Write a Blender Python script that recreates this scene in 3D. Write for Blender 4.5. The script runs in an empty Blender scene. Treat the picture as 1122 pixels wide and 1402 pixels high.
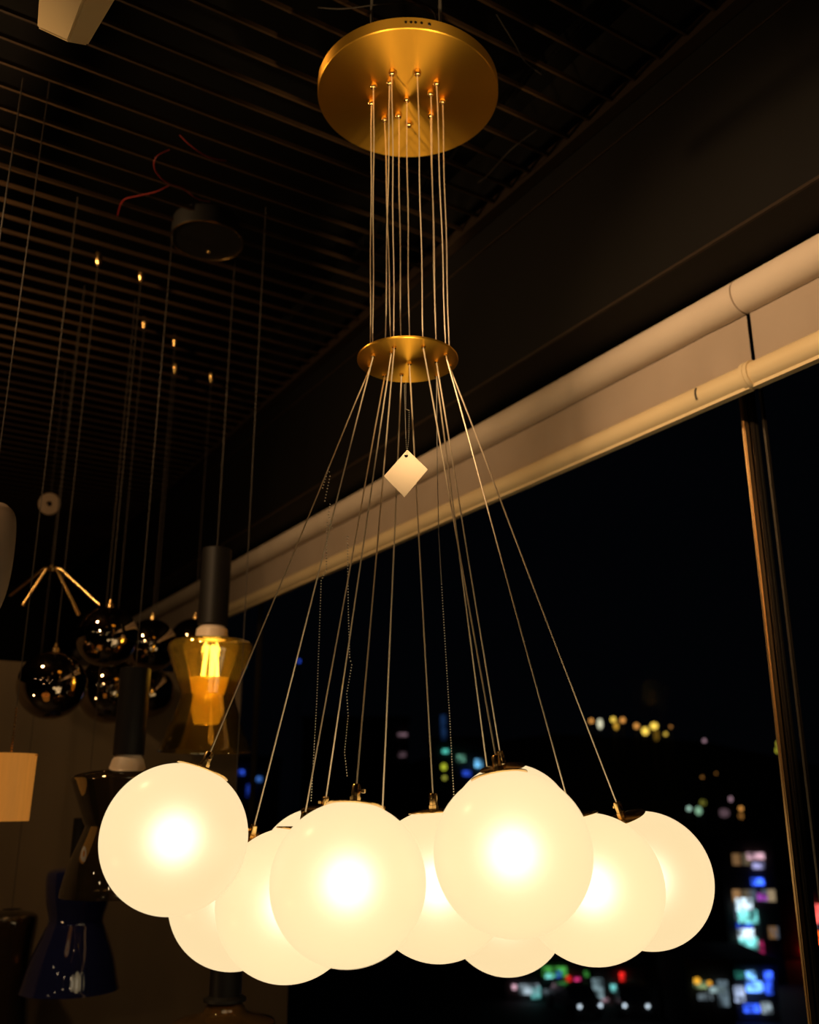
import bpy, bmesh, math, random
from mathutils import Vector, Matrix
random.seed(4)
S = bpy.context.scene
COL = S.collection

# ------------------------------------------------------------------ camera
FPX, TH, CX, CY, EYE = 1290.0, math.radians(17.0), 561.0, 701.0, 1.6
cam_d = bpy.data.cameras.new('camera'); cam = bpy.data.objects.new('camera', cam_d); COL.objects.link(cam)
cam.location = (0, 0, EYE); cam.rotation_euler = (math.pi/2 + TH, 0, 0)
cam_d.sensor_fit = 'VERTICAL'; cam_d.sensor_height = 36.0; cam_d.lens = 36.0*FPX/1402.0
cam_d.clip_start = 0.02; cam_d.clip_end = 400
cam_d.dof.use_dof = True; cam_d.dof.focus_distance = 1.36; cam_d.dof.aperture_fstop = 3.7
S.camera = cam
# ------------------------------------------------------------------ world and exposure
w = bpy.data.worlds.new('night'); S.world = w; w.use_nodes = True
w.node_tree.nodes['Background'].inputs[0].default_value = (0.30, 0.38, 0.6, 1)
w.node_tree.nodes['Background'].inputs[1].default_value = 0.0018
S.view_settings.view_transform = 'Standard'; S.view_settings.look = 'None'
S.view_settings.exposure = 0.0; S.view_settings.gamma = 1.0; S.view_settings.use_curve_mapping = False
S.cycles.max_bounces = 10; S.cycles.transparent_max_bounces = 24
S.cycles.sample_clamp_indirect = 3.0
S.cycles.use_denoising = True
WARM = (1.0, 0.60, 0.27)
def spot(name, loc, aim, power, size=60, blend=0.6, radius=0.03, col=WARM):
    l = bpy.data.lights.new(name, 'SPOT'); l.energy = power; l.color = col
    l.spot_size = math.radians(size); l.spot_blend = blend; l.shadow_soft_size = radius
    o = bpy.data.objects.new(name, l); COL.objects.link(o); o.location = loc
    o.rotation_euler = (Vector(aim)-Vector(loc)).to_track_quat('-Z', 'Y').to_euler()
def bulb(name, loc, power, radius=0.03, col=WARM):
    l = bpy.data.lights.new(name, 'POINT'); l.energy = power; l.color = col; l.shadow_soft_size = radius
    o = bpy.data.objects.new(name, l); COL.objects.link(o); o.location = loc
# unseen lamps added behind, beside and below the camera to raise the brightness
spot('fill_spot', (-0.9, -0.5, 2.70), (1.65, 0.20, 2.30), 130, 40, 0.7, 0.05, (1, .64, .35))
spot('fill_spot', (-0.9, -0.4, 2.70), (0.75, 1.60, 2.30), 225, 30, 0.8, 0.05, (1, .64, .34))
spot('fill_spot', (-1.3, -0.3, 2.70), (-0.05, 3.0, 2.25), 105, 30, 0.9, 0.05, (1, .62, .31))
spot('fill_uplight', (0.80, 0.10, 0.85), (0.0, 1.43, 2.84), 150, 11, 0.6, 0.05, (1, .68, .34))
spot('fill_uplight', (0.05, -0.15, 0.80), (0.0, 1.43, 2.84), 55, 11, 0.6, 0.05, (1, .68, .34))
spot('fill_uplight', (-0.75, 0.20, 0.85), (0.0, 1.43, 2.84), 150, 11, 0.6, 0.04, (1, .66, .32))
spot('fill_uplight', (0.08, -0.10, 1.00), (0.0, 1.43, 2.30), 220, 8, 0.6, 0.05, (1, .68, .34))
spot('fill_uplight', (0.25, -0.3, 1.35), (0.0, 1.32, 1.78), 5.5, 14, 0.8, 0.05, (1, .70, .40))
bulb('offscreen_bulb', (-1.28, 1.65, 2.88), 24, 0.05)
bulb('offscreen_bulb', (-1.9, 1.3, 0.9), 6, 0.05)
for i, p in enumerate([(-1.9, -1.0, 2.5), (-0.7, -1.8, 2.6), (0.5, -1.4, 2.5), (-2.6, -0.2, 2.6), (-1.2, -1.3, 1.7), (0.3, -2.2, 1.9)]):  # showroom bulbs, seen as small glints in the mirror balls
    bulb('offscreen_bulb', p, 1.0, 0.035, (1, .72, .42))

# ------------------------------------------------------------------ helpers
def ray(x, y):
    f = Vector((0, math.cos(TH), math.sin(TH))); u = Vector((0, -math.sin(TH), math.cos(TH)))
    return f + Vector((1, 0, 0))*((x-CX)/FPX) + u*((CY-y)/FPX)
def at(x, y, dep): return Vector((0, 0, EYE)) + ray(x, y)*dep
def atz(x, y, z):
    r = ray(x, y); return Vector((0, 0, EYE)) + r*((z-EYE)/r.z)
# the window wall: D runs along it away from the camera, N points out through the glass
D = Vector((-826, 1349, 0)).normalized(); N = Vector((D.y, -D.x, 0))
def W(n, a, z): v = N*n + D*a; return Vector((v.x, v.y, z))

def mat(name, color=(.5,.5,.5), rough=.5, metal=0.0, emis=None, es=0.0, noise=None, bump=0.0, nscale=20, aniso=0.0, coat=0.0, stretch=None, spec=None):
    m = bpy.data.materials.new(name); m.use_nodes = True; nt = m.node_tree; b = nt.nodes['Principled BSDF']
    b.inputs['Base Color'].default_value = (*color, 1); b.inputs['Roughness'].default_value = rough
    b.inputs['Metallic'].default_value = metal
    if spec is not None: b.inputs['Specular IOR Level'].default_value = spec
    if coat: b.inputs['Coat Weight'].default_value = coat; b.inputs['Coat Roughness'].default_value = .03
    if emis: b.inputs['Emission Color'].default_value = (*emis, 1); b.inputs['Emission Strength'].default_value = es
    if aniso:
        b.inputs['Anisotropic'].default_value = aniso; b.inputs['Anisotropic Rotation'].default_value = .25
        t = nt.nodes.new('ShaderNodeTangent'); t.direction_type = 'RADIAL'; t.axis = 'Z'
        nt.links.new(t.outputs[0], b.inputs['Tangent'])
    if noise or bump:
        tc = nt.nodes.new('ShaderNodeTexCoord'); mp = nt.nodes.new('ShaderNodeMapping')
        if stretch: mp.inputs['Scale'].default_value = stretch
        n = nt.nodes.new('ShaderNodeTexNoise'); n.inputs['Scale'].default_value = nscale; n.inputs['Detail'].default_value = 4
        nt.links.new(tc.outputs['Object'], mp.inputs[0]); nt.links.new(mp.outputs[0], n.inputs['Vector'])
        if noise:
            r = nt.nodes.new('ShaderNodeValToRGB')
            r.color_ramp.elements[0].position = .3; r.color_ramp.elements[1].position = .7
            r.color_ramp.elements[0].color = (*color, 1); r.color_ramp.elements[1].color = (*noise, 1)
            nt.links.new(n.outputs['Fac'], r.inputs[0]); nt.links.new(r.outputs[0], b.inputs['Base Color'])
        if bump:
            bm = nt.nodes.new('ShaderNodeBump'); bm.inputs['Strength'].default_value = bump; bm.inputs['Distance'].default_value = .01
            nt.links.new(n.outputs['Fac'], bm.inputs['Height']); nt.links.new(bm.outputs[0], b.inputs['Normal'])
    return m
def glass(name, tint, rough=0.02, refl=1.0, haze=0.0, hazecol=(1,1,1)):
    m = bpy.data.materials.new(name); m.use_nodes = True; nt = m.node_tree; nt.nodes.clear()
    o = nt.nodes.new('ShaderNodeOutputMaterial'); tr = nt.nodes.new('ShaderNodeBsdfTransparent'); tr.inputs[0].default_value = (*tint, 1)
    g = nt.nodes.new('ShaderNodeBsdfGlossy'); g.inputs['Roughness'].default_value = rough; g.inputs[0].default_value = (1, 1, 1, 1)
    fr = nt.nodes.new('ShaderNodeFresnel'); fr.inputs[0].default_value = 1.5
    mu = nt.nodes.new('ShaderNodeMath'); mu.operation = 'MULTIPLY'; mu.inputs[1].default_value = refl
    mx = nt.nodes.new('ShaderNodeMixShader')
    nt.links.new(fr.outputs[0], mu.inputs[0]); nt.links.new(mu.outputs[0], mx.inputs[0])
    base = tr.outputs[0]
    if haze:
        tl = nt.nodes.new('ShaderNodeBsdfTranslucent'); tl.inputs[0].default_value = (*hazecol, 1)
        df = nt.nodes.new('ShaderNodeBsdfDiffuse'); df.inputs[0].default_value = (*hazecol, 1)
        m1 = nt.nodes.new('ShaderNodeMixShader'); m1.inputs[0].default_value = .5
        nt.links.new(tl.outputs[0], m1.inputs[1]); nt.links.new(df.outputs[0], m1.inputs[2])
        m2 = nt.nodes.new('ShaderNodeMixShader'); m2.inputs[0].default_value = haze
        nt.links.new(base, m2.inputs[1]); nt.links.new(m1.outputs[0], m2.inputs[2]); base = m2.outputs[0]
    nt.links.new(base, mx.inputs[1]); nt.links.new(g.outputs[0], mx.inputs[2]); nt.links.new(mx.outputs[0], o.inputs[0])
    return m
def emit(name, col, s, patchy=False):
    m = bpy.data.materials.new(name); m.use_nodes = True; nt = m.node_tree; nt.nodes.clear()
    o = nt.nodes.new('ShaderNodeOutputMaterial'); e = nt.nodes.new('ShaderNodeEmission')
    e.inputs[0].default_value = (*col, 1); e.inputs[1].default_value = s
    if patchy:
        tc = nt.nodes.new('ShaderNodeTexCoord'); n = nt.nodes.new('ShaderNodeTexNoise'); n.inputs['Scale'].default_value = 2.2; n.inputs['Detail'].default_value = 1
        mr = nt.nodes.new('ShaderNodeMapRange'); mr.inputs[1].default_value = .35; mr.inputs[2].default_value = .65; mr.inputs[3].default_value = s*.15; mr.inputs[4].default_value = s*1.5
        nt.links.new(tc.outputs['Object'], n.inputs['Vector']); nt.links.new(n.outputs['Fac'], mr.inputs[0]); nt.links.new(mr.outputs[0], e.inputs[1])
    nt.links.new(e.outputs[0], o.inputs[0]); return m

def box(bm, c, s, rot=None, bev=0):
    r = bmesh.ops.create_cube(bm, size=1); vs = r['verts']
    M = Matrix.Translation(Vector(c)) @ (rot.to_4x4() if rot else Matrix.Identity(4)) @ Matrix.Diagonal((*s, 1))
    bmesh.ops.transform(bm, matrix=M, verts=vs)
    if bev:
        es = list({e for v in vs for e in v.link_edges}); bmesh.ops.bevel(bm, geom=es, offset=bev, segments=2, affect='EDGES')
def lathe(bm, prof, n=48, c=(0,0,0), rot=None):
    """prof: list of (radius, z); revolved about z"""
    rings = []; c = Vector(c); R = rot or Matrix.Identity(3)
    for r, z in prof:
        if r < 1e-6: rings.append([bm.verts.new(c + R @ Vector((0, 0, z)))])
        else: rings.append([bm.verts.new(c + R @ Vector((r*math.cos(2*math.pi*i/n), r*math.sin(2*math.pi*i/n), z))) for i in range(n)])
    for a, b in zip(rings, rings[1:]):
        for i in range(n):
            j = (i+1) % n
            if len(a) == 1 and len(b) == 1: continue
            if len(a) == 1: bm.faces.new((a[0], b[j], b[i]))
            elif len(b) == 1: bm.faces.new((a[i], a[j], b[0]))
            else: bm.faces.new((a[i], a[j], b[j], b[i]))
def sphere_prof(R, n=32): return [(R*math.sin(math.pi*i/n), -R*math.cos(math.pi*i/n)) for i in range(n+1)]
def tube(bm, pts, r, n=8, cap=True):
    pts = [Vector(p) for p in pts]; rings = []
    up = Vector((0.3, 0.8, 0.1)).normalized()
    for i, p in enumerate(pts):
        t = (pts[min(i+1, len(pts)-1)]-pts[max(i-1, 0)]).normalized()
        a = t.cross(up)
        if a.length < 1e-3: a = t.cross(Vector((1, 0, 0)))
        a.normalize(); b = t.cross(a)
        rr = r[i] if isinstance(r, (list, tuple)) else r
        rings.append([bm.verts.new(p + (a*math.cos(2*math.pi*k/n)+b*math.sin(2*math.pi*k/n))*rr) for k in range(n)])
    for A, B in zip(rings, rings[1:]):
        for k in range(n): bm.faces.new((A[k], A[(k+1) % n], B[(k+1) % n], B[k]))
    if cap: bm.faces.new(rings[0][::-1]); bm.faces.new(rings[-1])
def beads(bm, pts, r, step):
    pts = [Vector(p) for p in pts]
    for a, b in zip(pts, pts[1:]):
        L = (b-a).length; k = max(1, int(L/step))
        for i in range(k):
            bmesh.ops.create_icosphere(bm, subdivisions=1, radius=r, matrix=Matrix.Translation(a+(b-a)*(i/k)))
def obj(name, bm, m, parent=None, smooth=True, loc=None):
    """link the bmesh (world coordinates) as one mesh object; loc = its origin"""
    bmesh.ops.recalc_face_normals(bm, faces=bm.faces)
    if loc is not None: bmesh.ops.translate(bm, verts=bm.verts, vec=-Vector(loc))
    me = bpy.data.meshes.new(name); bm.to_mesh(me); bm.free()
    if smooth:
        me.polygons.foreach_set('use_smooth', [True]*len(me.polygons)); me.set_sharp_from_angle(angle=math.radians(40))
    o = bpy.data.objects.new(name, me); COL.objects.link(o); me.materials.append(m)
    if loc is not None: o.location = loc
    if parent is not None:
        o.parent = parent; o.matrix_parent_inverse = wmat(parent).inverted()
    return o
def wmat(o):
    m = Matrix.LocRotScale(o.location, o.rotation_euler, o.scale)
    return (wmat(o.parent) @ o.matrix_parent_inverse @ m) if o.parent else m
def tag(o, label=None, cat=None, group=None, kind=None):
    if label: o['label'] = label
    if cat: o['category'] = cat
    if group: o['group'] = group
    if kind: o['kind'] = kind
    return o
def thing(name, loc, label, cat, group=None):
    o = bpy.data.objects.new(name, None); o.empty_display_size = .05; COL.objects.link(o); o.location = loc
    return tag(o, label, cat, group)
def B(): return bmesh.new()
def struct(name, bm, m, smooth=False): return tag(obj(name, bm, m, None, smooth), kind='structure')

# ------------------------------------------------------------------ materials
M = dict(
 brass=mat('brushed_brass', (.90, .50, .06), .44, 1.0, aniso=.80),
 brass2=mat('polished_brass', (.80, .52, .20), .22, 1.0),
 cable=mat('wire_cable', (.86, .72, .52), .35, .45),
 black=mat('black_lacquer', (.005, .0045, .004), .5),
 matte=mat('matte_black_metal', (.007, .006, .0055), .5, spec=.25),
 ceil=mat('ceiling_void_paint', (.0012, .001, .0008), .9, spec=.1),
 slat=mat('ceiling_blade_brown', (.055, .030, .012), .6, noise=(.022, .012, .0055), nscale=2.5, spec=.2),
 bulk=mat('bulkhead_paint', (.0026, .0018, .0011), .7, noise=(.0018, .0013, .0009), nscale=3, spec=.2),
 trim=mat('edge_trim', (.022, .013, .007), .6, spec=.2),
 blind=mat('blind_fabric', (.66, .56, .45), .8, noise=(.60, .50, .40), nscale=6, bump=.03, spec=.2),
 blind_shaded=mat('blind_fabric_shaded', (.40, .325, .26), .85, noise=(.36, .29, .23), nscale=6, bump=.03, spec=.1),  # darker than the roll: shade under the roll is put into the colour
 rail=mat('blind_bottom_rail', (.74, .60, .36), .5, noise=(.70, .55, .32), nscale=5),
 alu=mat('window_frame_metal', (.05, .038, .026), .4, .5), alub=mat('window_bead_metal', (.55, .36, .17), .3, .9),
 partition=mat('partition_plaster', (.17, .128, .082), .8, noise=(.10, .076, .048), nscale=3, bump=.05, stretch=(1, 1, .3), spec=.2),
 floor=mat('dark_floor', (.03, .024, .018), .5, noise=(.02, .016, .012), nscale=4),
 smoke_chrome=mat('smoked_mirror_glass', (.40, .33, .26), .03, 1.0),
 ceramic=mat('white_socket_ceramic', (.80, .66, .52), .4),
 blue=mat('blue_glass', (.010, .012, .060), .06, 0, coat=1.0),
 veneer=mat('wood_veneer', (.50, .20, .04), .6, noise=(.26, .095, .018), nscale=9, stretch=(6, 6, .6), emis=(1, .36, .05), es=.30),
 cream=mat('cream_lacquer', (.85, .66, .36), .35),
 paper=mat('tag_card', (.92, .74, .55), .7),
 chrome=mat('bead_chain_steel', (.75, .68, .58), .3, .8),
 redwire=mat('red_wire', (.20, .012, .010), .5),
 greywire=mat('grey_wire', (.05, .042, .035), .5, spec=.2),
 amber=glass('amber_glass', (.95, .82, .42), .03, 1.8, .07, (1, .70, .16)),
 smokeg=glass('smoked_glass', (.50, .40, .28), .03, 2.2, .05, (.6, .45, .25)),
 pane=glass('window_glass', (.93, .96, .97), .0, .001),
 amberd=glass('frosted_amber_diffuser', (.85, .62, .14), .2, 1.0, .5, (.80, .56, .10)),
 clear=glass('bulb_glass', (1, .95, .85), .02, 1),
 pale=mat('pale_fabric', (.26, .19, .13), .8, noise=(.18, .13, .09), nscale=8),
)
# opal glass of the globes: it gives off light and scatters the bulb inside it
def opal():
    m = bpy.data.materials.new('opal_glass'); m.use_nodes = True; nt = m.node_tree; nt.nodes.clear()
    o = nt.nodes.new('ShaderNodeOutputMaterial')
    e = nt.nodes.new('ShaderNodeEmission'); e.inputs[0].default_value = (1, .775, .435, 1); e.inputs[1].default_value = .665
    rf = nt.nodes.new('ShaderNodeBsdfRefraction'); rf.inputs['IOR'].default_value = 1.35; rf.inputs['Roughness'].default_value = .72
    rf.inputs[0].default_value = (.42, .40, .37, 1)
    tl = nt.nodes.new('ShaderNodeBsdfTranslucent'); tl.inputs[0].default_value = (1, .80, .45, 1)
    mx = nt.nodes.new('ShaderNodeMixShader'); mx.inputs[0].default_value = .08
    gl = nt.nodes.new('ShaderNodeBsdfGlossy'); gl.inputs['Roughness'].default_value = .25
    m2 = nt.nodes.new('ShaderNodeMixShader'); m2.inputs[0].default_value = .03
    ad = nt.nodes.new('ShaderNodeAddShader')
    nt.links.new(rf.outputs[0], mx.inputs[1]); nt.links.new(tl.outputs[0], mx.inputs[2])
    nt.links.new(mx.outputs[0], m2.inputs[1]); nt.links.new(gl.outputs[0], m2.inputs[2])
    nt.links.new(m2.outputs[0], ad.inputs[0]); nt.links.new(e.outputs[0], ad.inputs[1]); nt.links.new(ad.outputs[0], o.inputs[0])
    return m
M['opal'] = opal()
GLOBE_LAMP = 0.092

# ------------------------------------------------------------------ the room
CEIL = 3.05; PB = 1.29; PW = 1.42; PG = 1.53
b = B(); box(b, (-1.2, 1.5, -.05), (11, 11, .1)); struct('floor', b, M['floor'])
Rw = Matrix((D, N, (0, 0, 1))).transposed()      # local x along the wall, y outwards, z up
def wbox(bm, n0, n1, a0, a1, z0, z1, bev=0):
    box(bm, W((n0+n1)/2, (a0+a1)/2, (z0+z1)/2), (a1-a0, n1-n0, z1-z0), Rw, bev)
b = B(); wbox(b, -5, PB, -4, 7.2, CEIL+.30, CEIL+.36); struct('ceiling', b, M['ceil'])
b = B()
a = -1.0; k = 0
while a < 6.9:
    wbox(b, -4.2, PB-.03, a-.0028, a+.0028, CEIL, CEIL+.010); a += .0715; k += 1
b2 = B()
for n in (-3.6, -2.4, -1.2, 0.0, 1.1): wbox(b2, n-.02, n+.02, -1.2, 6.9, CEIL+.011, CEIL+.05)
struct('ceiling_baffles', b, M['slat']); struct('ceiling_rails', b2, M['ceil'])
b = B(); wbox(b, PB-.03, PB, -3, 7.2, CEIL-.012, CEIL+.02); struct('trim_1', b, M['trim'])
b = B()
wbox(b, PB+.002, 2.3, -3, 7.2, EYE+1.065*PB, CEIL+.4)                 # recess behind the ceiling edge
wbox(b, PB, PG+.06, -3, 7.2, EYE+.77*PB, EYE+1.065*PB)               # bulkhead
struct('wall_right', b, M['bulk'])
b = B(); wbox(b, PB-.006, PB, -3, 7.2, EYE+.77*PB, EYE+.77*PB+.006); struct('trim_2', b, M['trim'])
b = B(); wbox(b, PB-.004, PB, -3, 7.2, EYE+1.065*PB-.004, EYE+1.065*PB); struct('trim_3', b, M['trim'])
b = B(); wbox(b, PG-.10, PG+.10, -3, 7.2, 0, .30); struct('trim_4', b, M['bulk'])
b = B(); wbox(b, -5, PG+.06, 7.0, 7.1, 0, CEIL+.4); struct('wall_back', b, M['bulk'])
b = B(); wbox(b, -5.1, -5, -4, 7.2, 0, CEIL+.4); struct('wall_left', b, M['bulk'])
b = B(); wbox(b, -5, PG+.06, -3.1, -3, 0, CEIL+.4); struct('wall_front', b, M['bulk'])
# plastered display partition on the left
PA = 3.05
b = B(); wbox(b, -3.2, 1.20, PA, PA+.10, 0, EYE+.40); wbox(b, 1.20, PG-.12, PA, PA+.10, 0, EYE-.19); struct('wall_partition', b, M['partition'])

# windows: panes between mullions
def mullion(bm, a, wd=.045, dp=.10): wbox(bm, PG-dp/2, PG+dp/2, a-wd/2, a+wd/2, .3, EYE+.77*PB)
AM = 1.158
edges = [-2.9, AM, AM+2.55, 6.98]
for i, (a0, a1) in enumerate(zip(edges, edges[1:])):
    b = B()
    wbox(b, PG-.04, PG+.04, a0+.0, a1-.0, .30, .36); wbox(b, PG-.04, PG+.04, a0, a1, EYE+.77*PB-.05, EYE+.77*PB)
    if i == 0:
        wbox(b, PG-.008, PG+.008, AM-.007, AM-.002, .36, EYE+.77*PB-.05, .006)
        wbox(b, PG-.011, PG-.008, AM-.006, AM-.004, .36, EYE+.77*PB-.05, .003)
        wbox(b, PG-.004, PG+.004, AM-.030, AM-.0285, .36, EYE+.77*PB-.05, .003)
    else:
        wbox(b, PG-.012, PG+.012, a0+.003, a0+.006, .36, EYE+.77*PB-.05, .002)
    fr = struct('window_%d' % (i+1), b, M['alu'])
    if i == 1:
        b = B(); wbox(b, PG-.028, PG-.012, a0-.001, a0+.006, .36, EYE+.77*PB-.05, .002); obj('glazing_bead', b, M['alub'], fr)
    b = B(); wbox(b, PG-.004, PG+.004, a0+.015, a1-.008 if i == 0 else a1-.003, .36, EYE+.77*PB-.05)
    obj('pane', b, M['pane'], fr, False)

# ------------------------------------------------------------------ roller blinds
def blind(a0, a1, label, wrinkle):
    r1 = .036; zt = EYE+.6665*PW
    t = thing('roller_blind', W(PW, (a0+a1)/2, zt), label, 'roller blind', 'cream roller blinds rolled up over the window')
    segs = 60
    def prof(bm, n, z, r, a0, a1, k=28):
        rings = []
        for a in (a0, a1):
            rings.append([bm.verts.new(W(n+r*math.cos(2*math.pi*i/k), a, z+r*math.sin(2*math.pi*i/k))) for i in range(k)])
        for i in range(k): bm.faces.new((rings[0][i], rings[0][(i+1) % k], rings[1][(i+1) % k], rings[1][i]))
        bm.faces.new(rings[0]); bm.faces.new(rings[1][::-1])
    b = B(); prof(b, PW, zt, r1, a0, a1 if wrinkle else a1+.005); obj('fabric_roll', b, M['blind'], t)
    # hanging fabric, thick cloth with a pull near the loose end
    z0 = EYE+.548*PW; z1 = zt-.6*r1; b = B(); rows = 10; L = []
    N_ = 90
    for side in (0, .0015):
        for i in range(N_+1):
            a = a0+(a1-a0)*(i/N_)**(1.6 if wrinkle else 1); col = []
            for j in range(rows+1):
                v = j/rows; z = z0+(z1-z0)*v; d = 0
                if wrinkle: 
                    q = (a-a0-.075-.03*v)/.022; d = -.010*math.exp(-q*q)*(1-v)**.7
                    d += .006*math.exp(-((a-a0-.035)/.02)**2)*(1-v)
                col.append(b.verts.new(W(PW+.008+side+d, a, z)))
            L.append(col)
    h = N_+1
    for s in (0, h):
        for i in range(N_):
            for j in range(rows): b.faces.new((L[s+i][j], L[s+i+1][j], L[s+i+1][j+1], L[s+i][j+1]))
    for i in (0, N_):
        for j in range(rows): b.faces.new((L[i][j], L[i][j+1], L[h+i][j+1], L[h+i][j]))
    obj('fabric', b, M['blind_shaded'], t)
    rb = .024; zb = EYE+.548*PW
    b = B(); prof(b, PW, zb, rb, a0+.002, a1); wbox(b, PW-.008, PW+.008, a0, a1, zb-rb-.005, zb-rb+.004)
    o = obj('bottom_rail', b, M['rail'], t)
    b = B(); a_s = a0+.115 if wrinkle else a1-.17
    tube(b, [W(PW-rb*1.02*math.cos(x), a_s, zb+rb*1.02*math.sin(x)) for x in [(-.5+i*.13) for i in range(9)]], .0022, 6)
    obj('rail_slit', b, M['greywire'], o)
    b = B(); prof(b, PW, zb, rb+.004, (a0-.002) if wrinkle else a1-.002, (a0+.008) if wrinkle else a1+.006); obj('rail_end_cap', b, M['rail'], o)
    return t
AJ = PW*.751
blind(AJ, 6.6, 'long cream roller blind left of the joint, running away over the dark window', True)
blind(-1.2, AJ-.009, 'cream roller blind right of the joint, at the right edge of the photo', False)

# ------------------------------------------------------------------ the globe chandelier
AXX, AXY = -.003, 1.43; ZC = 2.829; ZM = 2.30; RC = .165; RM = .0845
ch = thing('globe_chandelier', (AXX, AXY, ZC), 'large brass chandelier with lit white glass globes on splayed cables', 'chandelier')
b = B(); t_ = .023
lathe(b, [(0, 0), (RC-.0015, 0), (RC, .0015), (RC, t_), (RC-.003, t_), (RC-.003, .004), (0, .004)], 128, (0, 0, 0))
can = obj('canopy', b, M['brass'], None); can.location = (AXX, AXY, ZC); can.parent = ch; can.matrix_parent_inverse = wmat(ch).inverted()
# small rim holes
b = B()
for px in (556, 563, 569, 577, 588):
    q = atz(px, 34, ZC+.013); v = (q-Vector((AXX, AXY, 0))); v.z = 0; v = v.normalized()*(RC+.0002)
    c = Vector((AXX, AXY, ZC+.012))+v
    lathe(b, [(0, 0), (.0022 if px != 588 else .003, 0), (.0022, .0012), (0, .0012)], 12, c, v.to_track_quat('Z', 'Y').to_matrix())
obj('rim_screw_hole', b, M['black'], can)
b = B(); lathe(b, [(0, 0), (RM-.001, 0), (RM, .001), (RM, .0035), (RM-.001, .0045), (0, .0045)], 96)
mid = obj('spreader_disc', b, M['brass'], None); mid.location = (AXX, AXY, ZM); mid.parent = ch; mid.matrix_parent_inverse = wmat(ch).inverted()
# support rods and loose wiring between the canopy and the ceiling
for dx, dy in ((.06, -.02), (-.07, .03)):
    b = B(); tube(b, [(AXX+dx, AXY+dy, ZC+.004), (AXX+dx, AXY+dy, CEIL+.046)], .003, 8); obj('support_rod', b, M['chrome'], ch)

GL = {
'A':((-0.310,1.314,1.552),0.0958),'B':((-0.076,1.249,1.502),0.0967),'C':((0.129,1.248,1.537),0.0990),
'D':((0.252,1.397,1.484),0.0990),'E':((0.367,1.564,1.482),0.1015),'F':((0.040,1.422,1.486),0.1010),
'H':((-0.169,1.421,1.461),0.1016),'I':((-0.300,1.750,1.437),0.1138),'G':((0.162,1.715,1.423),0.1025),
'K':((0.163,1.575,1.558),0.0982),'J':((-0.151,1.614,1.494),0.0934),'X':((-0.053,1.785,1.471),0.1030)}
# for every globe: knob on the canopy (px), hole in the spreader disc (px)
CB = {
'A':((509,141),(507,501)),'I':((512,118),(511,486)),'H':((534,113),(527,513)),'J':((527,163),(536,482)),
'B':((537,100),(540,475)),'X':((546,158),(550,512)),'F':((557,136),(561,497)),'G':((590,158),(598,514)),
'K':((590,128),(598,494)),'C':((572,100),(580,474)),'D':((598,114),(611,485)),'E':((606,139),(616,500))}
extra_knob = (560, 170)
def knob(px, py):
    c = atz(px, py, ZC-.006); b = B()
    lathe(b, [(0, -.0065), (.003, -.0062), (.0056, -.004), (.0066, 0), (.0056, .004), (.0035, .006), (.0035, .0065)], 20, c)
    lathe(b, [(.0045, .0045), (.005, .006), (0, .0062)], 16, c)
    obj('cable_gripper', b, M['brass2'], ch); return c
knob(*extra_knob)
order = {'A': 1}
for k, (c, R) in GL.items():
    c = Vector(c)
    kp = knob(*CB[k][0])
    h = atz(*CB[k][1], ZM)
    dirv = (h-c).normalized()
    q = dirv.to_track_quat('Z', 'Y').to_matrix()
    top = c+dirv*(R+.016)
    b = B(); up_ = [kp+(h-kp)*(i/10)+Vector((math.sin(i*1.3+len(k)+ord(k))*.0007, 0, 0)) for i in range(11)]
    tube(b, up_ + [h+Vector((0, 0, -.004))], .00105, 6)
    tube(b, [h+Vector((0, 0, -.004))]+[h+(top-h)*(i/8)+Vector((0, 0, -.004*math.sin(math.pi*i/8))) for i in range(1, 9)], .00125, 6)
    obj('cable', b, M['cable'], ch)
    b = B(); lathe(b, [(.0012, -.0035), (.0035, -.003), (.004, -.0005), (.004, .0)], 12, h); obj('cable_collar', b, M['brass2'], ch)
    # globe: opal sphere open at the neck, then cap and gripper
    b = B(); lathe(b, sphere_prof(R, 48), 80, (0, 0, 0), q)
    g = obj('globe', b, M['opal'], None); g.location = c; g.parent = ch; g.matrix_parent_inverse = wmat(ch).inverted()
    rc = .037
    b = B(); lathe(b, [(0, R-.0052), (rc-.001, R-.0052), (rc, R-.0046), (rc, R-.0036), (rc-.001, R-.0030), (rc*.5, R-.0002), (.010, R+.0014), (0, R+.0015)], 56, c, q)
    obj('cap', b, M['brass2'], g)
    b = B(); lathe(b, [(0, R+.001), (.0074, R+.001), (.0074, R+.006), (.0062, R+.0065), (.0062, R+.021), (.0050, R+.0225), (0, R+.0225)], 8, c, q)
    side = q @ Vector((-1, 0, 0))
    s0 = c+dirv*(R+.014)
    tube(b, [s0, s0+side*.009], .0014, 8); lathe(b, [(0, -.003), (.0028, -.002), (.0028, .002), (0, .003)], 10, s0+side*.0105)
    obj('cable_gripper', b, M['brass2'], g)
    bulb('globe_lamp', c, GLOBE_LAMP, .025, (1, .88, .68))

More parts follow.
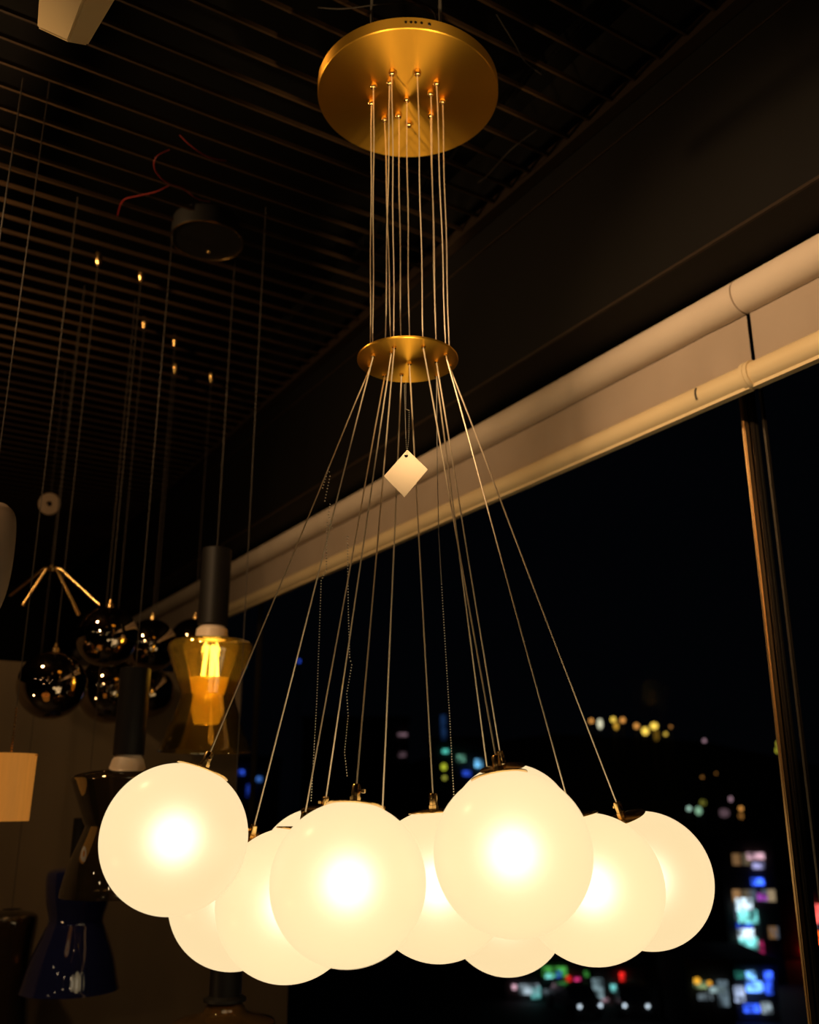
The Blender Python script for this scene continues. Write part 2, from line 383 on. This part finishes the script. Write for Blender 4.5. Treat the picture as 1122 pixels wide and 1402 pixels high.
# square card tag on its bead chain
zt = 1.33
tg = thing('price_tag', at(556, 618, zt), 'blank white square card tag hanging on its corner below the small brass disc', 'tag')
P4 = [at(558, 616, zt), at(586, 643, zt), at(554, 681, zt), at(526, 652, zt)]
nrm = Vector((0, -1, .1)).normalized()
b = B(); f1 = [b.verts.new(p) for p in P4]; f2 = [b.verts.new(p+nrm*.0008) for p in P4]
b.faces.new(f1); b.faces.new(f2[::-1])
for i in range(4): b.faces.new((f1[i], f1[(i+1) % 4], f2[(i+1) % 4], f2[i]))
obj('card', b, M['paper'], tg, False)
b = B(); lathe(b, [(0, 0), (.0026, 0), (.0026, .0006), (0, .0006)], 14, at(556.5, 624.5, zt)+nrm*.0008, nrm.to_track_quat('Z', 'Y').to_matrix()); obj('punched_hole', b, M['black'], tg, False)
b = B(); beads(b, [at(556, 522, 1.455), at(556, 560, 1.40), at(560.5, 562, zt+.01), at(560, 600, zt), at(557.5, 622, zt-.002), at(556, 600, zt+.006), at(554, 525, 1.455)], .0007, .0028)
obj('hanging_chain', b, M['chrome'], tg)
# other bead chains
def chain(pts, label, r=.0012, step=.0042):
    b = B(); beads(b, [at(*p) for p in pts], r, step); return tag(obj('bead_chain', b, M['chrome']), label, 'chain', None)
chain([(442, 668, 1.33), (450, 640, 1.33), (452, 652, 1.33), (444, 690, 1.33)], 'short bead chain loop tied to the outermost left cable of the chandelier')
chain([(452, 690, 1.45), (450, 705, 1.45), (455, 722, 1.45), (448, 716, 1.45), (447, 780, 1.45), (440, 795, 1.45), (437, 880, 1.45), (434, 960, 1.45), (430, 1030, 1.45), (426, 1100, 1.45)], 'long bead chain hanging left of the nearest left globe, under the cable fan')
chain([(476, 735, 1.42), (477, 830, 1.42), (479, 900, 1.42), (482, 910, 1.42), (475, 950, 1.42), (477, 980, 1.42), (472, 1030, 1.42), (476, 1066, 1.42)], 'bead chain with a tangled middle hanging above the big front left globe')
b = B(); beads(b, [at(605, 800, 1.5), at(611, 900, 1.5), at(616, 980, 1.5), at(622, 1095, 1.5)], .0012, .0042); tube(b, [h_ for h_ in (at(598, 515, 1.47), at(599, 640, 1.48), at(601, 730, 1.49), at(605, 800, 1.5))], .0007, 6)
tag(obj('bead_chain', b, M['chrome']), 'bead chain dropping behind the front right globe, beside its left edge', 'chain')

# ------------------------------------------------------------------ background pendants on the left
def cord_to_ceiling(p, parent, m='greywire', r=.0011, name='cord'):
    b = B(); tube(b, [p, Vector((p.x, p.y, CEIL+.02))], r, 6); return obj(name, b, M[m], parent)
def smooth_prof(pts, n=6):
    out = []
    for i in range(len(pts)-1):
        p0 = pts[max(i-1, 0)]; p1 = pts[i]; p2 = pts[i+1]; p3 = pts[min(i+2, len(pts)-1)]
        for j in range(n):
            t = j/n
            f = lambda a, b_, c, d: .5*((2*b_)+(-a+c)*t+(2*a-5*b_+4*c-d)*t*t+(-a+3*b_-3*c+d)*t**3)
            out.append((max(f(p0[0], p1[0], p2[0], p3[0]), 0), f(p0[1], p1[1], p2[1], p3[1])))
    return out+[pts[-1]]
def thick(prof, t):  # closed wall of thickness t
    return prof + [(max(r-t, 0.0005), z) for r, z in reversed(prof)] + [prof[0]]
def pxprof(x0, pts, y_ref, dep, cosd=.955):
    """(pixel radius, pixel y) rows on one vertical axis -> metres relative to y_ref"""
    base = at(x0, y_ref, dep); hd = math.hypot(base.x, base.y)
    out = []
    for r, y in pts:
        r3 = ray(x0, y); s = hd/math.hypot(r3.x, r3.y)
        out.append((r/FPX*s, EYE+r3.z*s))
    return base, out
def hourglass(x0, dep, cyl, sock, shade, m_shade, label, name='glass_pendant', lit=None, cord=True, rcyl=20.5):
    base, cp = pxprof(x0, [(rcyl, cyl[1]), (rcyl, cyl[0])], cyl[1], dep)
    t = thing(name, (base.x, base.y, cp[0][1]), label, 'pendant lamp')
    ax = (base.x, base.y, 0)
    b = B(); r, z0 = cp[0]; z1 = cp[1][1]
    lathe(b, [(0, z0), (r-.001, z0), (r, z0+.001), (r, z1-.001), (r-.001, z1), (.003, z1)], 40, ax); obj('cylinder_holder', b, M['matte'], t)
    if sock:
        _, sp = pxprof(x0, sock, cyl[1], dep); b = B(); lathe(b, sp, 36, ax); obj('socket', b, M['ceramic'], t)
    _, sh = pxprof(x0, shade, cyl[1], dep)
    b = B(); lathe(b, thick(smooth_prof(sh, 5), .0025), 64, ax); s = obj('shade', b, m_shade, t)
    if cord: cord_to_ceiling(Vector((base.x, base.y, z1)), t)
    return t, ax, s

# amber glass pendant with a lit bulb
am, ax, sh_ = hourglass(291, 2.33, (752, 856), [(15, 857), (21, 862), (22, 876), (0, 876)],
    [(20, 876), (48, 878), (57, 885), (55, 900), (38, 945), (37, 958), (50, 995), (62, 1024), (64, 1030)], M['amber'],
    'amber glass hourglass pendant with a glowing bulb under a long black cylinder')
_, ip = pxprof(289, [(34, 930), (33, 942), (29, 955), (24, 970), (19, 985), (16, 992), (0, 993)], 856, 2.33)
b = B(); lathe(b, smooth_prof(ip, 4), 48, ax); obj('inner_diffuser', b, M['amberd'], am)
_, bp = pxprof(291, [(9, 878), (12, 884), (17, 895), (18, 912), (14, 926), (0, 931)], 856, 2.33)
b = B(); lathe(b, smooth_prof(bp, 4), 32, ax); bl = obj('light_bulb', b, M['clear'], am)
M['filament'] = emit('filament_glow', (1, .72, .28), 7)
for k in range(5):
    b = B(); a_ = k*2*math.pi/5+.3; rr = bp[2][0]*.62; zz0, zz1 = bp[1][1], bp[4][1]
    p0 = Vector((ax[0]+rr*.6*math.cos(a_), ax[1]+rr*.6*math.sin(a_), zz0)); p1 = Vector((ax[0]+rr*math.cos(a_), ax[1]+rr*math.sin(a_), zz1))
    tube(b, [p0, p1], .0045, 8); obj('filament', b, M['filament'], bl)
bulb('amber_lamp', (ax[0], ax[1]-.0, bp[3][1]), .7, .02, (1, .62, .22))
# smoked glass pendant
hourglass(176, 2.08, (915, 1034), [(17, 1034), (21, 1040), (25, 1054), (0, 1054)],
    [(20, 1052), (58, 1057), (73, 1064), (71, 1075), (52, 1125), (50, 1135), (66, 1180), (74, 1215), (75, 1226)], M['smokeg'],
    'smoked glass hourglass pendant under a black cylinder, left of the leftmost white globe', rcyl=21)
# blue pendant
hourglass(112, 2.42, (1120, 1180), None,
    [(20, 1186), (38, 1190), (44, 1200), (42, 1230), (36, 1258), (40, 1272), (55, 1312), (63, 1345), (66, 1354)], M['blue'],
    'dark blue glossy glass pendant shade hanging lowest at the left', rcyl=16)
# low amber-brown pendant under the cluster
M['brown_glass'] = glass('brown_glass', (.70, .42, .15), .04, 1.4, .22, (.5, .28, .08))
lo, ax2, _s = hourglass(308, 1.90, (1240, 1372), None,
    [(20, 1371), (26, 1376), (33, 1386), (60, 1394), (70, 1402), (66, 1430), (44, 1480), (48, 1500), (72, 1560)], M['brown_glass'],
    'brown glass pendant under a black cylinder at the bottom edge, below the globes', rcyl=22)
_, fp = pxprof(308, [(22, 1362), (29, 1366), (29, 1370), (22, 1371), (0, 1371)], 1372, 1.90)
b = B(); lathe(b, fp, 36, ax2); obj('flange', b, M['black'], lo)
# round black canopy on the ceiling the hourglass pendants hang from
cc = at(284, 318, 2.15); cc = atz(284, 330, CEIL-.03)
b = B(); rr = 48/FPX*(cc-Vector((0, 0, EYE))).length*.95
lathe(b, [(0, 0), (rr-.002, 0), (rr, .002), (rr, .05), (0, .05)], 64, cc)
t = thing('ceiling_canopy', cc, 'round black ceiling canopy with a thin bright rim, above the amber pendant', 'ceiling canopy')
obj('canopy_plate', b, M['black'], t)
b = B(); tube(b, [cc+Vector((rr*math.cos(x), rr*math.sin(x), -.001)) for x in [i*math.pi/32 for i in range(65)]], .0016, 6, False); obj('rim', b, M['brass2'], t)
b = B(); lathe(b, sphere_prof(.006, 8), 12, cc+Vector((0, .02, -.02))); obj('knob', b, M['brass2'], t)

# smoked mirror balls
balls = [(71, 938, 47, 2.30, 'smoked mirror ball pendant hanging furthest left and lowest of the ball cluster'),
 (147, 872, 42, 2.42, 'smoked mirror ball pendant topmost and middle in the ball cluster'),
 (206, 884, 37, 2.82, 'smoked mirror ball pendant behind the black cylinder, right in the cluster'),
 (152, 945, 46, 2.66, 'smoked mirror ball pendant mostly behind the black cylinder, below the topmost ball'),
 (205, 948, 34, 2.98, 'smoked mirror ball pendant low and right, between black cylinder and amber glass'),
 (265, 880, 34, 3.1, 'dark mirror ball pendant half hidden behind the amber pendant')]
for x, y, r, dep, lab in balls:
    c = at(x, y, dep); R = r*dep/FPX/1.02
    t = thing('mirror_ball_pendant', c, lab, 'pendant lamp', 'smoked mirror ball pendants')
    b = B(); lathe(b, sphere_prof(R, 28), 56, c); obj('ball', b, M['smoke_chrome'], t)
    b = B(); lathe(b, [(.010, R-.002), (.010, R+.008), (.004, R+.012), (.004, R+.020), (0, R+.021)], 16, c); obj('socket_cap', b, M['brass2'], t)
    b = B(); tube(b, [c+Vector((0, 0, R+.02)), Vector((c.x, c.y, CEIL+.02))], .0011, 6); obj('cord', b, M['cordc'] if 'cordc' in M else M['greywire'], t)
    b = B(); lathe(b, [(0, -.012), (.006, -.010), (.008, 0), (.011, .004), (.011, .03), (0, .03)], 14, (c.x, c.y, CEIL-.01)); obj('cord_grip', b, M['brass2'], t)
# spider frame with four tube arms
hb = at(72, 778, 2.56)
t = thing('spider_pendant', hb, 'small brass spider frame with four slanting tube arms above the mirror balls', 'pendant lamp')
b = B(); lathe(b, [(0, .01), (.008, .008), (.012, 0), (.010, -.008), (0, -.01)], 20, hb); obj('hub', b, M['brass2'], t)
for (x0, y0, x1, y1, d1) in ((63, 780, 31, 829, 2.50), (61, 778, 14, 815, 2.62), (77, 777, 108, 842, 2.58), (83, 779, 137, 829, 2.50)):
    b = B(); tube(b, [hb, at(x0, y0, 2.56), at(x1, y1, d1)], .0045, 10); obj('arm', b, M['brass2'], t)
cord_to_ceiling(hb, t)

# veneer drum shade at the left edge
dep = 2.0; base, pr = pxprof(10, [(38, 1124), (36, 1122), (38, 1036), (38, 1032)], 1032, dep)
t = thing('veneer_drum_pendant', (base.x, base.y, pr[0][1]), 'small lit wood veneer drum shade cut by the left edge', 'pendant lamp')
b = B(); lathe(b, thick([(pr[0][0], pr[0][1]), (pr[3][0]*1.02, pr[3][1])], .002), 56, (base.x, base.y, 0)); obj('shade', b, M['veneer'], t)
b = B(); lathe(b, [(pr[0][0]*.97, pr[0][1]+.004), (pr[0][0]*.97, pr[0][1]+.01), (.02, pr[0][1]+.010)], 40, (base.x, base.y, 0)); obj('diffuser_ring', b, emit('shade_inner_glow', (1, .60, .28), .55), t)
tp = Vector((base.x+.008, base.y, pr[3][1]))
b = B(); tube(b, [tp+Vector((0, 0, -.06)), tp+Vector((0, 0, .001))], .004, 8)
for q in range(3): tube(b, [tp+Vector((0, 0, -.003)), tp+Vector((pr[3][0]*math.cos(q*2.1), pr[3][0]*math.sin(q*2.1), -.003))], .0015, 6)
obj('spider_fitting', b, M['brass2'], t)
b = B(); beads(b, [tp, tp+Vector((0, 0, .10))], .0028, .006); obj('hanging_chain', b, M['brass2'], t)
cord_to_ceiling(tp+Vector((0, 0, .10)), t)

# dark bell shade at the bottom left corner, pale shades at the left edge
base, pr = pxprof(10, [(14, 1245), (30, 1250), (36, 1262), (33, 1310), (36, 1370), (42, 1440)], 1300, 2.5)
b = B(); lathe(b, thick(smooth_prof(pr, 4), .003), 48, (base.x, base.y, 0))
t = thing('dark_bell_pendant', (base.x, base.y, pr[-1][1]), 'dark glass bell pendant in the bottom left corner', 'pendant lamp')
obj('shade', b, M['smokeg'], t); cord_to_ceiling(Vector((base.x, base.y, pr[0][1])), t)
for x0, prf, dep, lab, nm in ((-20, [(20, 690), (32, 705), (36, 750), (34, 800), (26, 835), (14, 842)], 1.7, 'pale rounded shade cut off by the left edge, upper of the two', 'pale_pendant'),
    (-18, [(14, 1255), (22, 1272), (28, 1320), (31, 1400), (33, 1460)], 1.7, 'pale tapering shade cut off by the left edge, lower of the two', 'pale_pendant')):
    base, pr = pxprof(x0, prf, 760 if dep < 2 else 1300, dep)
    t = thing(nm, (base.x, base.y, pr[-1][1]), lab, 'pendant lamp')
    b = B(); lathe(b, thick(smooth_prof(pr, 4), .003), 48, (base.x, base.y, 0)); obj('shade', b, M['pale'], t)
    if x0 == -20: cord_to_ceiling(Vector((base.x, base.y, pr[0][1])), t)
    else:
        b = B(); tube(b, [(base.x, base.y, pr[0][1]), (base.x-.06, base.y, pr[0][1]+.12), (base.x-.06, base.y, CEIL+.02)], .0014, 6); obj('cord', b, M['greywire'], t)
# ceiling rose / disc high on the back
c = at(68, 690, 3.2)
b = B(); lathe(b, [(.008, 0), (.010, .005), (.036, .008), (.038, .0), (.034, -.006), (.008, -.004), (.008, 0)], 32, c, Vector((0, -1, -.3)).to_track_quat('Z', 'Y').to_matrix())
t = thing('ring_pendant', c, 'small round olive ring hanging in the dark above the mirror balls', 'pendant lamp')
obj('ring', b, M['pale'], t); cord_to_ceiling(c+Vector((0, 0, .035)), t)

# tapering cream lamp fixture at the top left corner
dA, dB = 1.35, 1.25
lo_ = [at(50, 38, dA), at(93, 58, dA-.02), at(121, 63, dA+.03), at(80, 40, dA+.10)]
hi_ = [at(57, -70, dB), at(142, -70, dB-.03), at(200, -70, dB+.05), at(120, -80, dB+.16)]
b = B(); v0 = [b.verts.new(p) for p in lo_]; v1 = [b.verts.new(p) for p in hi_]
b.faces.new(v0); b.faces.new(v1[::-1])
for i in range(4): b.faces.new((v0[i], v0[(i+1) % 4], v1[(i+1) % 4], v1[i]))
bmesh.ops.bevel(b, geom=list(b.edges), offset=.003, segments=2, affect='EDGES')
t = thing('faceted_pendant', sum(lo_, Vector())/4, 'cream and gold faceted tapering fixture cut by the top left edge', 'pendant lamp')
obj('body', b, M['cream'], t)
cp = sum(hi_, Vector())/4; b = B(); tube(b, [cp, Vector((cp.x, cp.y, CEIL+.02))], .003, 6); obj('rod', b, M['brass2'], t)

# loose wires at the ceiling
def wire(px, m, label, r=.0012, z=CEIL-.008):
    pts = [atz(x, y, z+dz) for x, y, dz in px]; sm = []
    for i in range(len(pts)-1):
        p0 = pts[max(i-1, 0)]; p1 = pts[i]; p2 = pts[i+1]; p3 = pts[min(i+2, len(pts)-1)]
        for j in range(6):
            u = j/6; sm.append(.5*((2*p1)+(p2-p0)*u+(2*p0-5*p1+4*p2-p3)*u*u+(3*p1-p0-3*p2+p3)*u**3))
    sm.append(pts[-1]); b = B(); tube(b, sm, r, 6)
    return tag(obj('loose_wire', b, M[m]), label, 'wire')
wire([(232, 205, .02), (214, 215, 0), (212, 232, -.01), (228, 250, -.01), (250, 258, 0), (270, 272, .01), (288, 276, .02)], 'redwire', 'red wire looping under the ceiling blades above the round black canopy')
wire([(246, 185, .02), (262, 200, 0), (285, 215, 0), (310, 220, .02)], 'redwire', 'short red wire on the ceiling blades, right of the looping red wire')
wire([(160, 300, .02), (168, 275, 0), (190, 268, 0), (215, 262, 0), (235, 252, .02)], 'redwire', 'thin red wire arching left towards the ceiling blades at upper left')
wire([(435, 10, .02), (470, 12, -.02), (520, 6, -.03), (560, 4, -.03), (590, 12, -.03), (597, 28, -.05), (590, 34, -.08)], 'greywire', 'thin grey wire trailing to the brass canopy top from the left')
wire([(655, 250, .02), (668, 240, 0), (700, 205, 0), (735, 178, .02)], 'greywire', 'grey wire end curling below the ceiling edge right of the brass canopy')
wire([(680, 20, .02), (705, 60, 0), (720, 85, 0), (742, 102, .02)], 'greywire', 'grey wire hanging across the ceiling blades right of the brass canopy')

# ------------------------------------------------------------------ the city beyond the glass
M['facade'] = mat('night_facade', (.10, .085, .075), .9, noise=(.06, .05, .05), nscale=.5, spec=.1)
M['facade2'] = mat('night_facade_warm', (.13, .09, .06), .9, noise=(.08, .06, .04), nscale=.6, spec=.1)
M['asphalt'] = mat('asphalt', (.03, .03, .032), .8)
M['hill'] = mat('hill_trees', (.020, .028, .014), .9, noise=(.01, .014, .008), nscale=.4)
GZ = -9.5
b = B(); box(b, (20, 90, GZ-.1), (260, 165, .2)); tag(obj('street_ground', b, M['asphalt'], None, False), kind='structure')
EM = {}
def em(c, s, p=False):
    k = (c, s, p)
    if k not in EM: EM[k] = emit('sign_glow', c, s, p)
    return EM[k]
WHT = (.75, .9, 1.0); CYN = (.25, .85, .8); BLU = (.04, .12, 1.0); MAG = (1, .05, .25); RED = (1, .02, .015); ORG = (1, .10, .01); YEL = (1, .62, .08); AMB = (1, .40, .08); GRN = (.15, .8, .12); TEAL = (.1, .65, .5); PNK = (1, .55, .65)
def building(x0, x1, ytop, dep, label, m, signs, depth=6, wins=0):
    """front face spans pixels x0..x1 at this depth, roof at ytop; stands on the street"""
    a = at((x0+x1)/2, ytop, dep); wd = (x1-x0)/FPX*dep; hgt = a.z-GZ
    t = thing('building', (a.x, a.y+depth/2, GZ), label, 'building')
    b = B(); box(b, (a.x, a.y+depth/2, GZ+hgt/2), (wd, depth, hgt)); box(b, (a.x, a.y+depth/2, a.z+.15), (wd+.3, depth+.3, .3)); obj('wall', b, m, t, False)
    for k in range(wins):
        cx_ = a.x+wd*(random.random()-.5)*.8; cz = a.z-1.2-random.randint(0, 5)*1.1
        if cz < GZ+.8: continue
        b = B(); box(b, (cx_, a.y-.03, cz), (.5, .06, .7)); obj('window', b, em(random.choice([(1, .7, .4), (.6, .75, 1), (1, .5, .2)]), random.choice([.12, .2, .35])), t, False)
    for sx0, sy0, sx1, sy1, c, s in signs:
        r0 = ray((sx0+sx1)/2, (sy0+sy1)/2); k = (a.y-.15)/r0.y; ctr = Vector((0, 0, EYE))+r0*k
        b = B(); box(b, ctr, ((sx1-sx0)/FPX*k, .25, (sy1-sy0)/FPX*k*1.05)); obj('sign', b, em(c, s*1.5, True), t, False)
    return t
building(985, 1058, 1150, 62, 'tower block with stacked white and cyan lit signs left of the mullion', M['facade'],
 [(1009, 1231, 1030, 1246, WHT, 1.0), (1012, 1247, 1037, 1263, CYN, .9), (1012, 1272, 1032, 1284, WHT, .9), (1014, 1285, 1038, 1299, CYN, .9), (1007, 1309, 1020, 1319, PNK, .6), (1021, 1308, 1037, 1319, WHT, .9),
  (1030, 1203, 1046, 1211, BLU, 1.6), (1024, 1168, 1046, 1176, PNK, .45), (1031, 1182, 1046, 1189, (.6, .55, 1), .4), (1040, 1290, 1046, 1319, MAG, .35), (1038, 1224, 1050, 1232, (.6, .1, .7), .35), (1010, 1264, 1030, 1271, BLU, .35), (1048, 1314, 1057, 1319, BLU, 1.0)], wins=12)
building(1004, 1062, 1322, 50, 'low shop building with bright blue lit panels at the foot of the tower', M['facade'],
 [(1022, 1331, 1034, 1340, (.2, .5, 1), 1.4), (1048, 1331, 1057, 1340, BLU, 1.6), (1023, 1345, 1044, 1357, (.12, .3, 1), 1.5), (1049, 1345, 1057, 1360, BLU, 1.0), (1007, 1352, 1019, 1370, (.6, .7, 1), .6), (1020, 1376, 1040, 1385, BLU, 1.1), (1008, 1331, 1019, 1338, TEAL, .25), (1044, 1374, 1056, 1386, WHT, .3)])
building(1063, 1160, 1220, 70, 'building with orange and red lit signs right of the mullion', M['facade2'],
 [(1102, 1277, 1126, 1292, ORG, 1.6), (1099, 1297, 1118, 1305, RED, 1.5), (1111, 1240, 1126, 1262, (1, .12, .10), .9), (1096, 1228, 1110, 1238, (1, .15, .08), .16), (1096, 1255, 1104, 1268, RED, .3), (1112, 1306, 1124, 1318, ORG, .4), (1064, 1297, 1072, 1305, RED, .3)], wins=8)
building(893, 952, 1290, 68, 'pale dim building right below the rightmost globe', M['facade2'], [(896, 1335, 900, 1345, AMB, .15)], wins=14)
building(940, 1000, 1322, 46, 'shopfront row with pale green and yellow lamps under the tower', M['facade'],
 [(952, 1345, 968, 1352, (.7, .9, .4), .35), (970, 1352, 992, 1358, (.6, .8, .8), .25), (985, 1345, 997, 1375, (.45, .6, .7), .16), (956, 1362, 975, 1368, WHT, .12)])
building(742, 806, 1316, 55, 'street stall building with green cyan and magenta signs below the right globes', M['facade'],
 [(744, 1325, 776, 1336, GRN, .35), (747, 1332, 757, 1338, CYN, .8), (761, 1329, 769, 1337, BLU, .5), (776, 1337, 782, 1343, RED, .6), (788, 1340, 795, 1354, MAG, .7), (776, 1350, 800, 1362, CYN, .4), (783, 1366, 797, 1376, TEAL, .3), (801, 1330, 806, 1336, GRN, .3)])
building(692, 738, 1335, 55, 'low building with a dim white lit awning under the hidden middle globe', M['facade'],
 [(712, 1349, 738, 1360, WHT, .3), (702, 1349, 707, 1354, PNK, .5), (728, 1352, 740, 1366, CYN, .3)])
building(811, 882, 1325, 55, 'shop building with teal and red vertical signs below the rightmost globes', M['facade'],
 [(812, 1342, 826, 1366, (.5, .7, .75), .25), (837, 1349, 843, 1357, CYN, .6), (850, 1334, 856, 1362, RED, .8), (858, 1348, 866, 1353, TEAL, .4), (818, 1368, 834, 1376, PNK, .25)])
building(590, 668, 1015, 64, 'blue-lit tower seen between the middle globes', M['facade'],
 [(606, 1026, 614, 1031, TEAL, .5), (627, 1034, 637, 1042, (.3, .8, .55), .35), (651, 1040, 660, 1050, (.2, .6, 1), .8), (634, 1056, 645, 1062, BLU, .4), (604, 980, 611, 1012, (.05, .15, .45), .10)])
building(415, 560, 985, 95, 'distant dark block with faint pink windows behind the cables', M['facade'],
 [(545, 1004, 558, 1008, PNK, .10), (546, 1030, 556, 1036, PNK, .05)])
building(325, 372, 1040, 80, 'distant block with faint blue lights behind the left globes', M['facade'], [(327, 1055, 334, 1061, BLU, .6), (338, 1075, 346, 1090, BLU, .15), (352, 1064, 358, 1070, (.1, .3, 1), .3)])
# hillside with a row of yellow lamps
b = B()
pts = [(560, 1045), (640, 1020), (760, 1005), (860, 1010), (960, 1015), (1060, 1035), (1180, 1060)]
dep = 110; front = []; 
for x, y in pts:
    p = at(x, y, dep); front.append((p, Vector((p.x, p.y-14, GZ-1)), Vector((p.x, p.y+25, GZ-1))))
vs = [[b.verts.new(q) for q in tr] for tr in front]
for A_, B_ in zip(vs, vs[1:]):
    b.faces.new((A_[0], A_[1], B_[1], B_[0])); b.faces.new((A_[0], B_[0], B_[2], A_[2])); b.faces.new((A_[1], A_[2], B_[2], B_[1]))
b.faces.new(vs[0]); b.faces.new(vs[-1][::-1])
tag(obj('wooded_hill', b, M['hill'], None), kind='structure')
M['pole'] = mat('lamp_pole', (.08, .08, .08), .5, .5)
def street_lamp(x, y, rpx, dep, c, s, label, tall=1.0):
    p = at(x, y, dep); r = rpx/FPX*dep
    ground = GZ if dep < 95 else p.z-4
    t = thing('street_lamp', (p.x, p.y, ground), label, 'street lamp', None)
    b = B(); lathe(b, [(q, z*tall) for q, z in sphere_prof(r, 10)], 16, p); obj('lamp_head', b, em(c, s), t)
    b = B(); tube(b, [(p.x, p.y+.1+r, ground), (p.x, p.y+.1+r, p.z), (p.x, p.y, p.z+r*tall*.9)], .05, 6); obj('pole', b, M['pole'], t)
row = 'yellow lamp row across the dark hillside'
L_ = [(810, 987, 3.0, 100, AMB, 1.0, 'amber hillside lamp leftmost in the lamp row', 1), (822, 991, 3.6, 100, (1, .9, .6), .9, 'tall whitish hillside lamp second in the lamp row', 1.9),
 (840, 985, 3.4, 100, YEL, 1.3, 'yellow hillside lamp third in the lamp row', 1), (844, 994, 3.0, 103, (1, .5, .05), .7, 'dim yellow lamp just below the third hillside lamp', 1.6), (853, 986, 3.4, 100, AMB, 1.0, 'amber hillside lamp in the middle of the row', 1),
 (872, 994, 3.6, 100, AMB, .9, 'amber hillside lamp left of the two brightest', 1), (884, 1001, 4.6, 98, YEL, 1.5, 'largest bright yellow hillside lamp, lower of the brightest two', 1.1), (896, 994, 5.0, 100, YEL, 1.5, 'bright yellow hillside lamp, upper of the brightest two', .9),
 (912, 1005, 2.4, 100, YEL, .9, 'small yellow lamp rightmost and lowest in the hillside row', 1), (919, 995, 1.7, 100, AMB, .6, 'tiny amber lamp rightmost and upper in the hillside row', 1), (899, 1006, 4, 104, (1, .5, .05), .12, 'faint amber glow lamp under the brightest pair', 2.0),
 (965, 1014, 2.2, 100, PNK, .5, 'faint pinkish lamp on the dark slope left of the mullion', 1), (1067, 1018, 3.2, 90, (1, .8, .08), .8, 'yellow-green lamp right of the mullion, upper of two', 1), (1067, 1027, 4.2, 94, (.85, .75, .06), .8, 'yellow-green lamp right of the mullion, lower of two', 1),
 (944, 1107, 3.0, 80, (.6, .9, .7), .8, 'pale cyan street lamp above the rightmost globe, leftmost of its cluster', 1), (957, 1110, 4.4, 80, (.45, .8, .5), .6, 'pale green street lamp in the cluster above the rightmost globe', 1.2), (963, 1099, 4, 83, (.8, .7, .1), .22, 'dim yellow lamp above the pale green one', 1),
 (1015, 1107, 3.0, 80, AMB, .8, 'small amber street lamp left of the mullion', 1), (1015, 1117, 3.0, 84, AMB, .35, 'dim amber street lamp directly under another by the mullion', 1.5), (992, 1113, 7, 80, PNK, .10, 'broad faint pink lamp between the green and amber lamps', .8), (1001, 1094, 2.4, 80, PNK, .4, 'tiny pinkish lamp above the broad faint one', 1.4),
 (955, 1343, 4.6, 44, (1, .45, .03), 1.2, 'orange-yellow street lamp below the rightmost globe', .9), (972, 1346, 3.4, 44, (1, .42, .03), 1.0, 'smaller orange-yellow street lamp beside the larger one', .9),
 (608, 1050, 3.8, 60, (.85, .9, .05), .6, 'yellow-green lamp between the globes, upper of two', 1.2), (609, 1065, 2.8, 57, (.85, .8, .1), .5, 'yellow-green lamp between the globes, lower of two', 1),
 (410, 905, 1.6, 90, BLU, .8, 'tiny blue lamp seen between the left cables', 1.5), (962, 1064, 1.6, 80, AMB, .4, 'tiny orange lamp in the dark above the green lamps', 1), (981, 1059, 1.4, 80, AMB, .3, 'tiny dim orange lamp on the dark slope', 1)]
for l in L_: street_lamp(*l[:6], l[6], l[7])
# parked scooters and cars far below are only seen as small pale glints: build cars with lamps
def car(x, y, dep, rot, c, label):
    p = at(x, y, dep); p.z = GZ
    t = thing('car', p, label, 'car')
    Rz = Matrix.Rotation(rot, 3, 'Z'); P_ = lambda v: p+Rz @ Vector(v)
    b = B(); sec = [(-2.1, .35), (-2.15, .8), (-1.2, .95), (-.7, 1.4), (.7, 1.42), (1.3, .98), (2.1, .82), (2.15, .35)]
    L0 = [b.verts.new(P_((sx, -.82, sz))) for sx, sz in sec]; L1 = [b.verts.new(P_((sx, .82, sz))) for sx, sz in sec]
    b.faces.new(L0); b.faces.new(L1[::-1])
    for i in range(8): b.faces.new((L0[i], L0[(i+1) % 8], L1[(i+1) % 8], L1[i]))
    obj('body', b, c, t, False)
    for sx in (-1.35, 1.35):
        for sy in (-.8, .8):
            b = B(); lathe(b, [(0, -.1), (.33, -.1), (.33, .1), (0, .1)], 18, P_((sx, sy, .33)), Rz @ Matrix.Rotation(math.pi/2, 3, 'X')); obj('wheel', b, M['black'], t)
    for sy in (-.6, .6):
        b = B(); lathe(b, sphere_prof(.09, 8), 12, P_((2.12, sy, .68))); obj('headlamp', b, em((.8, .9, 1), 1.6), t)
M['carpaint'] = mat('car_paint', (.25, .26, .27), .25, .6, coat=.6)
car(786, 1387, 51.6, -1.3, M['carpaint'], 'left one of two cars with pale headlamps at the bottom edge')
car(868, 1392, 51.6, -1.7, M['carpaint'], 'right one of two cars with pale headlamps, nearest the pale dim building')
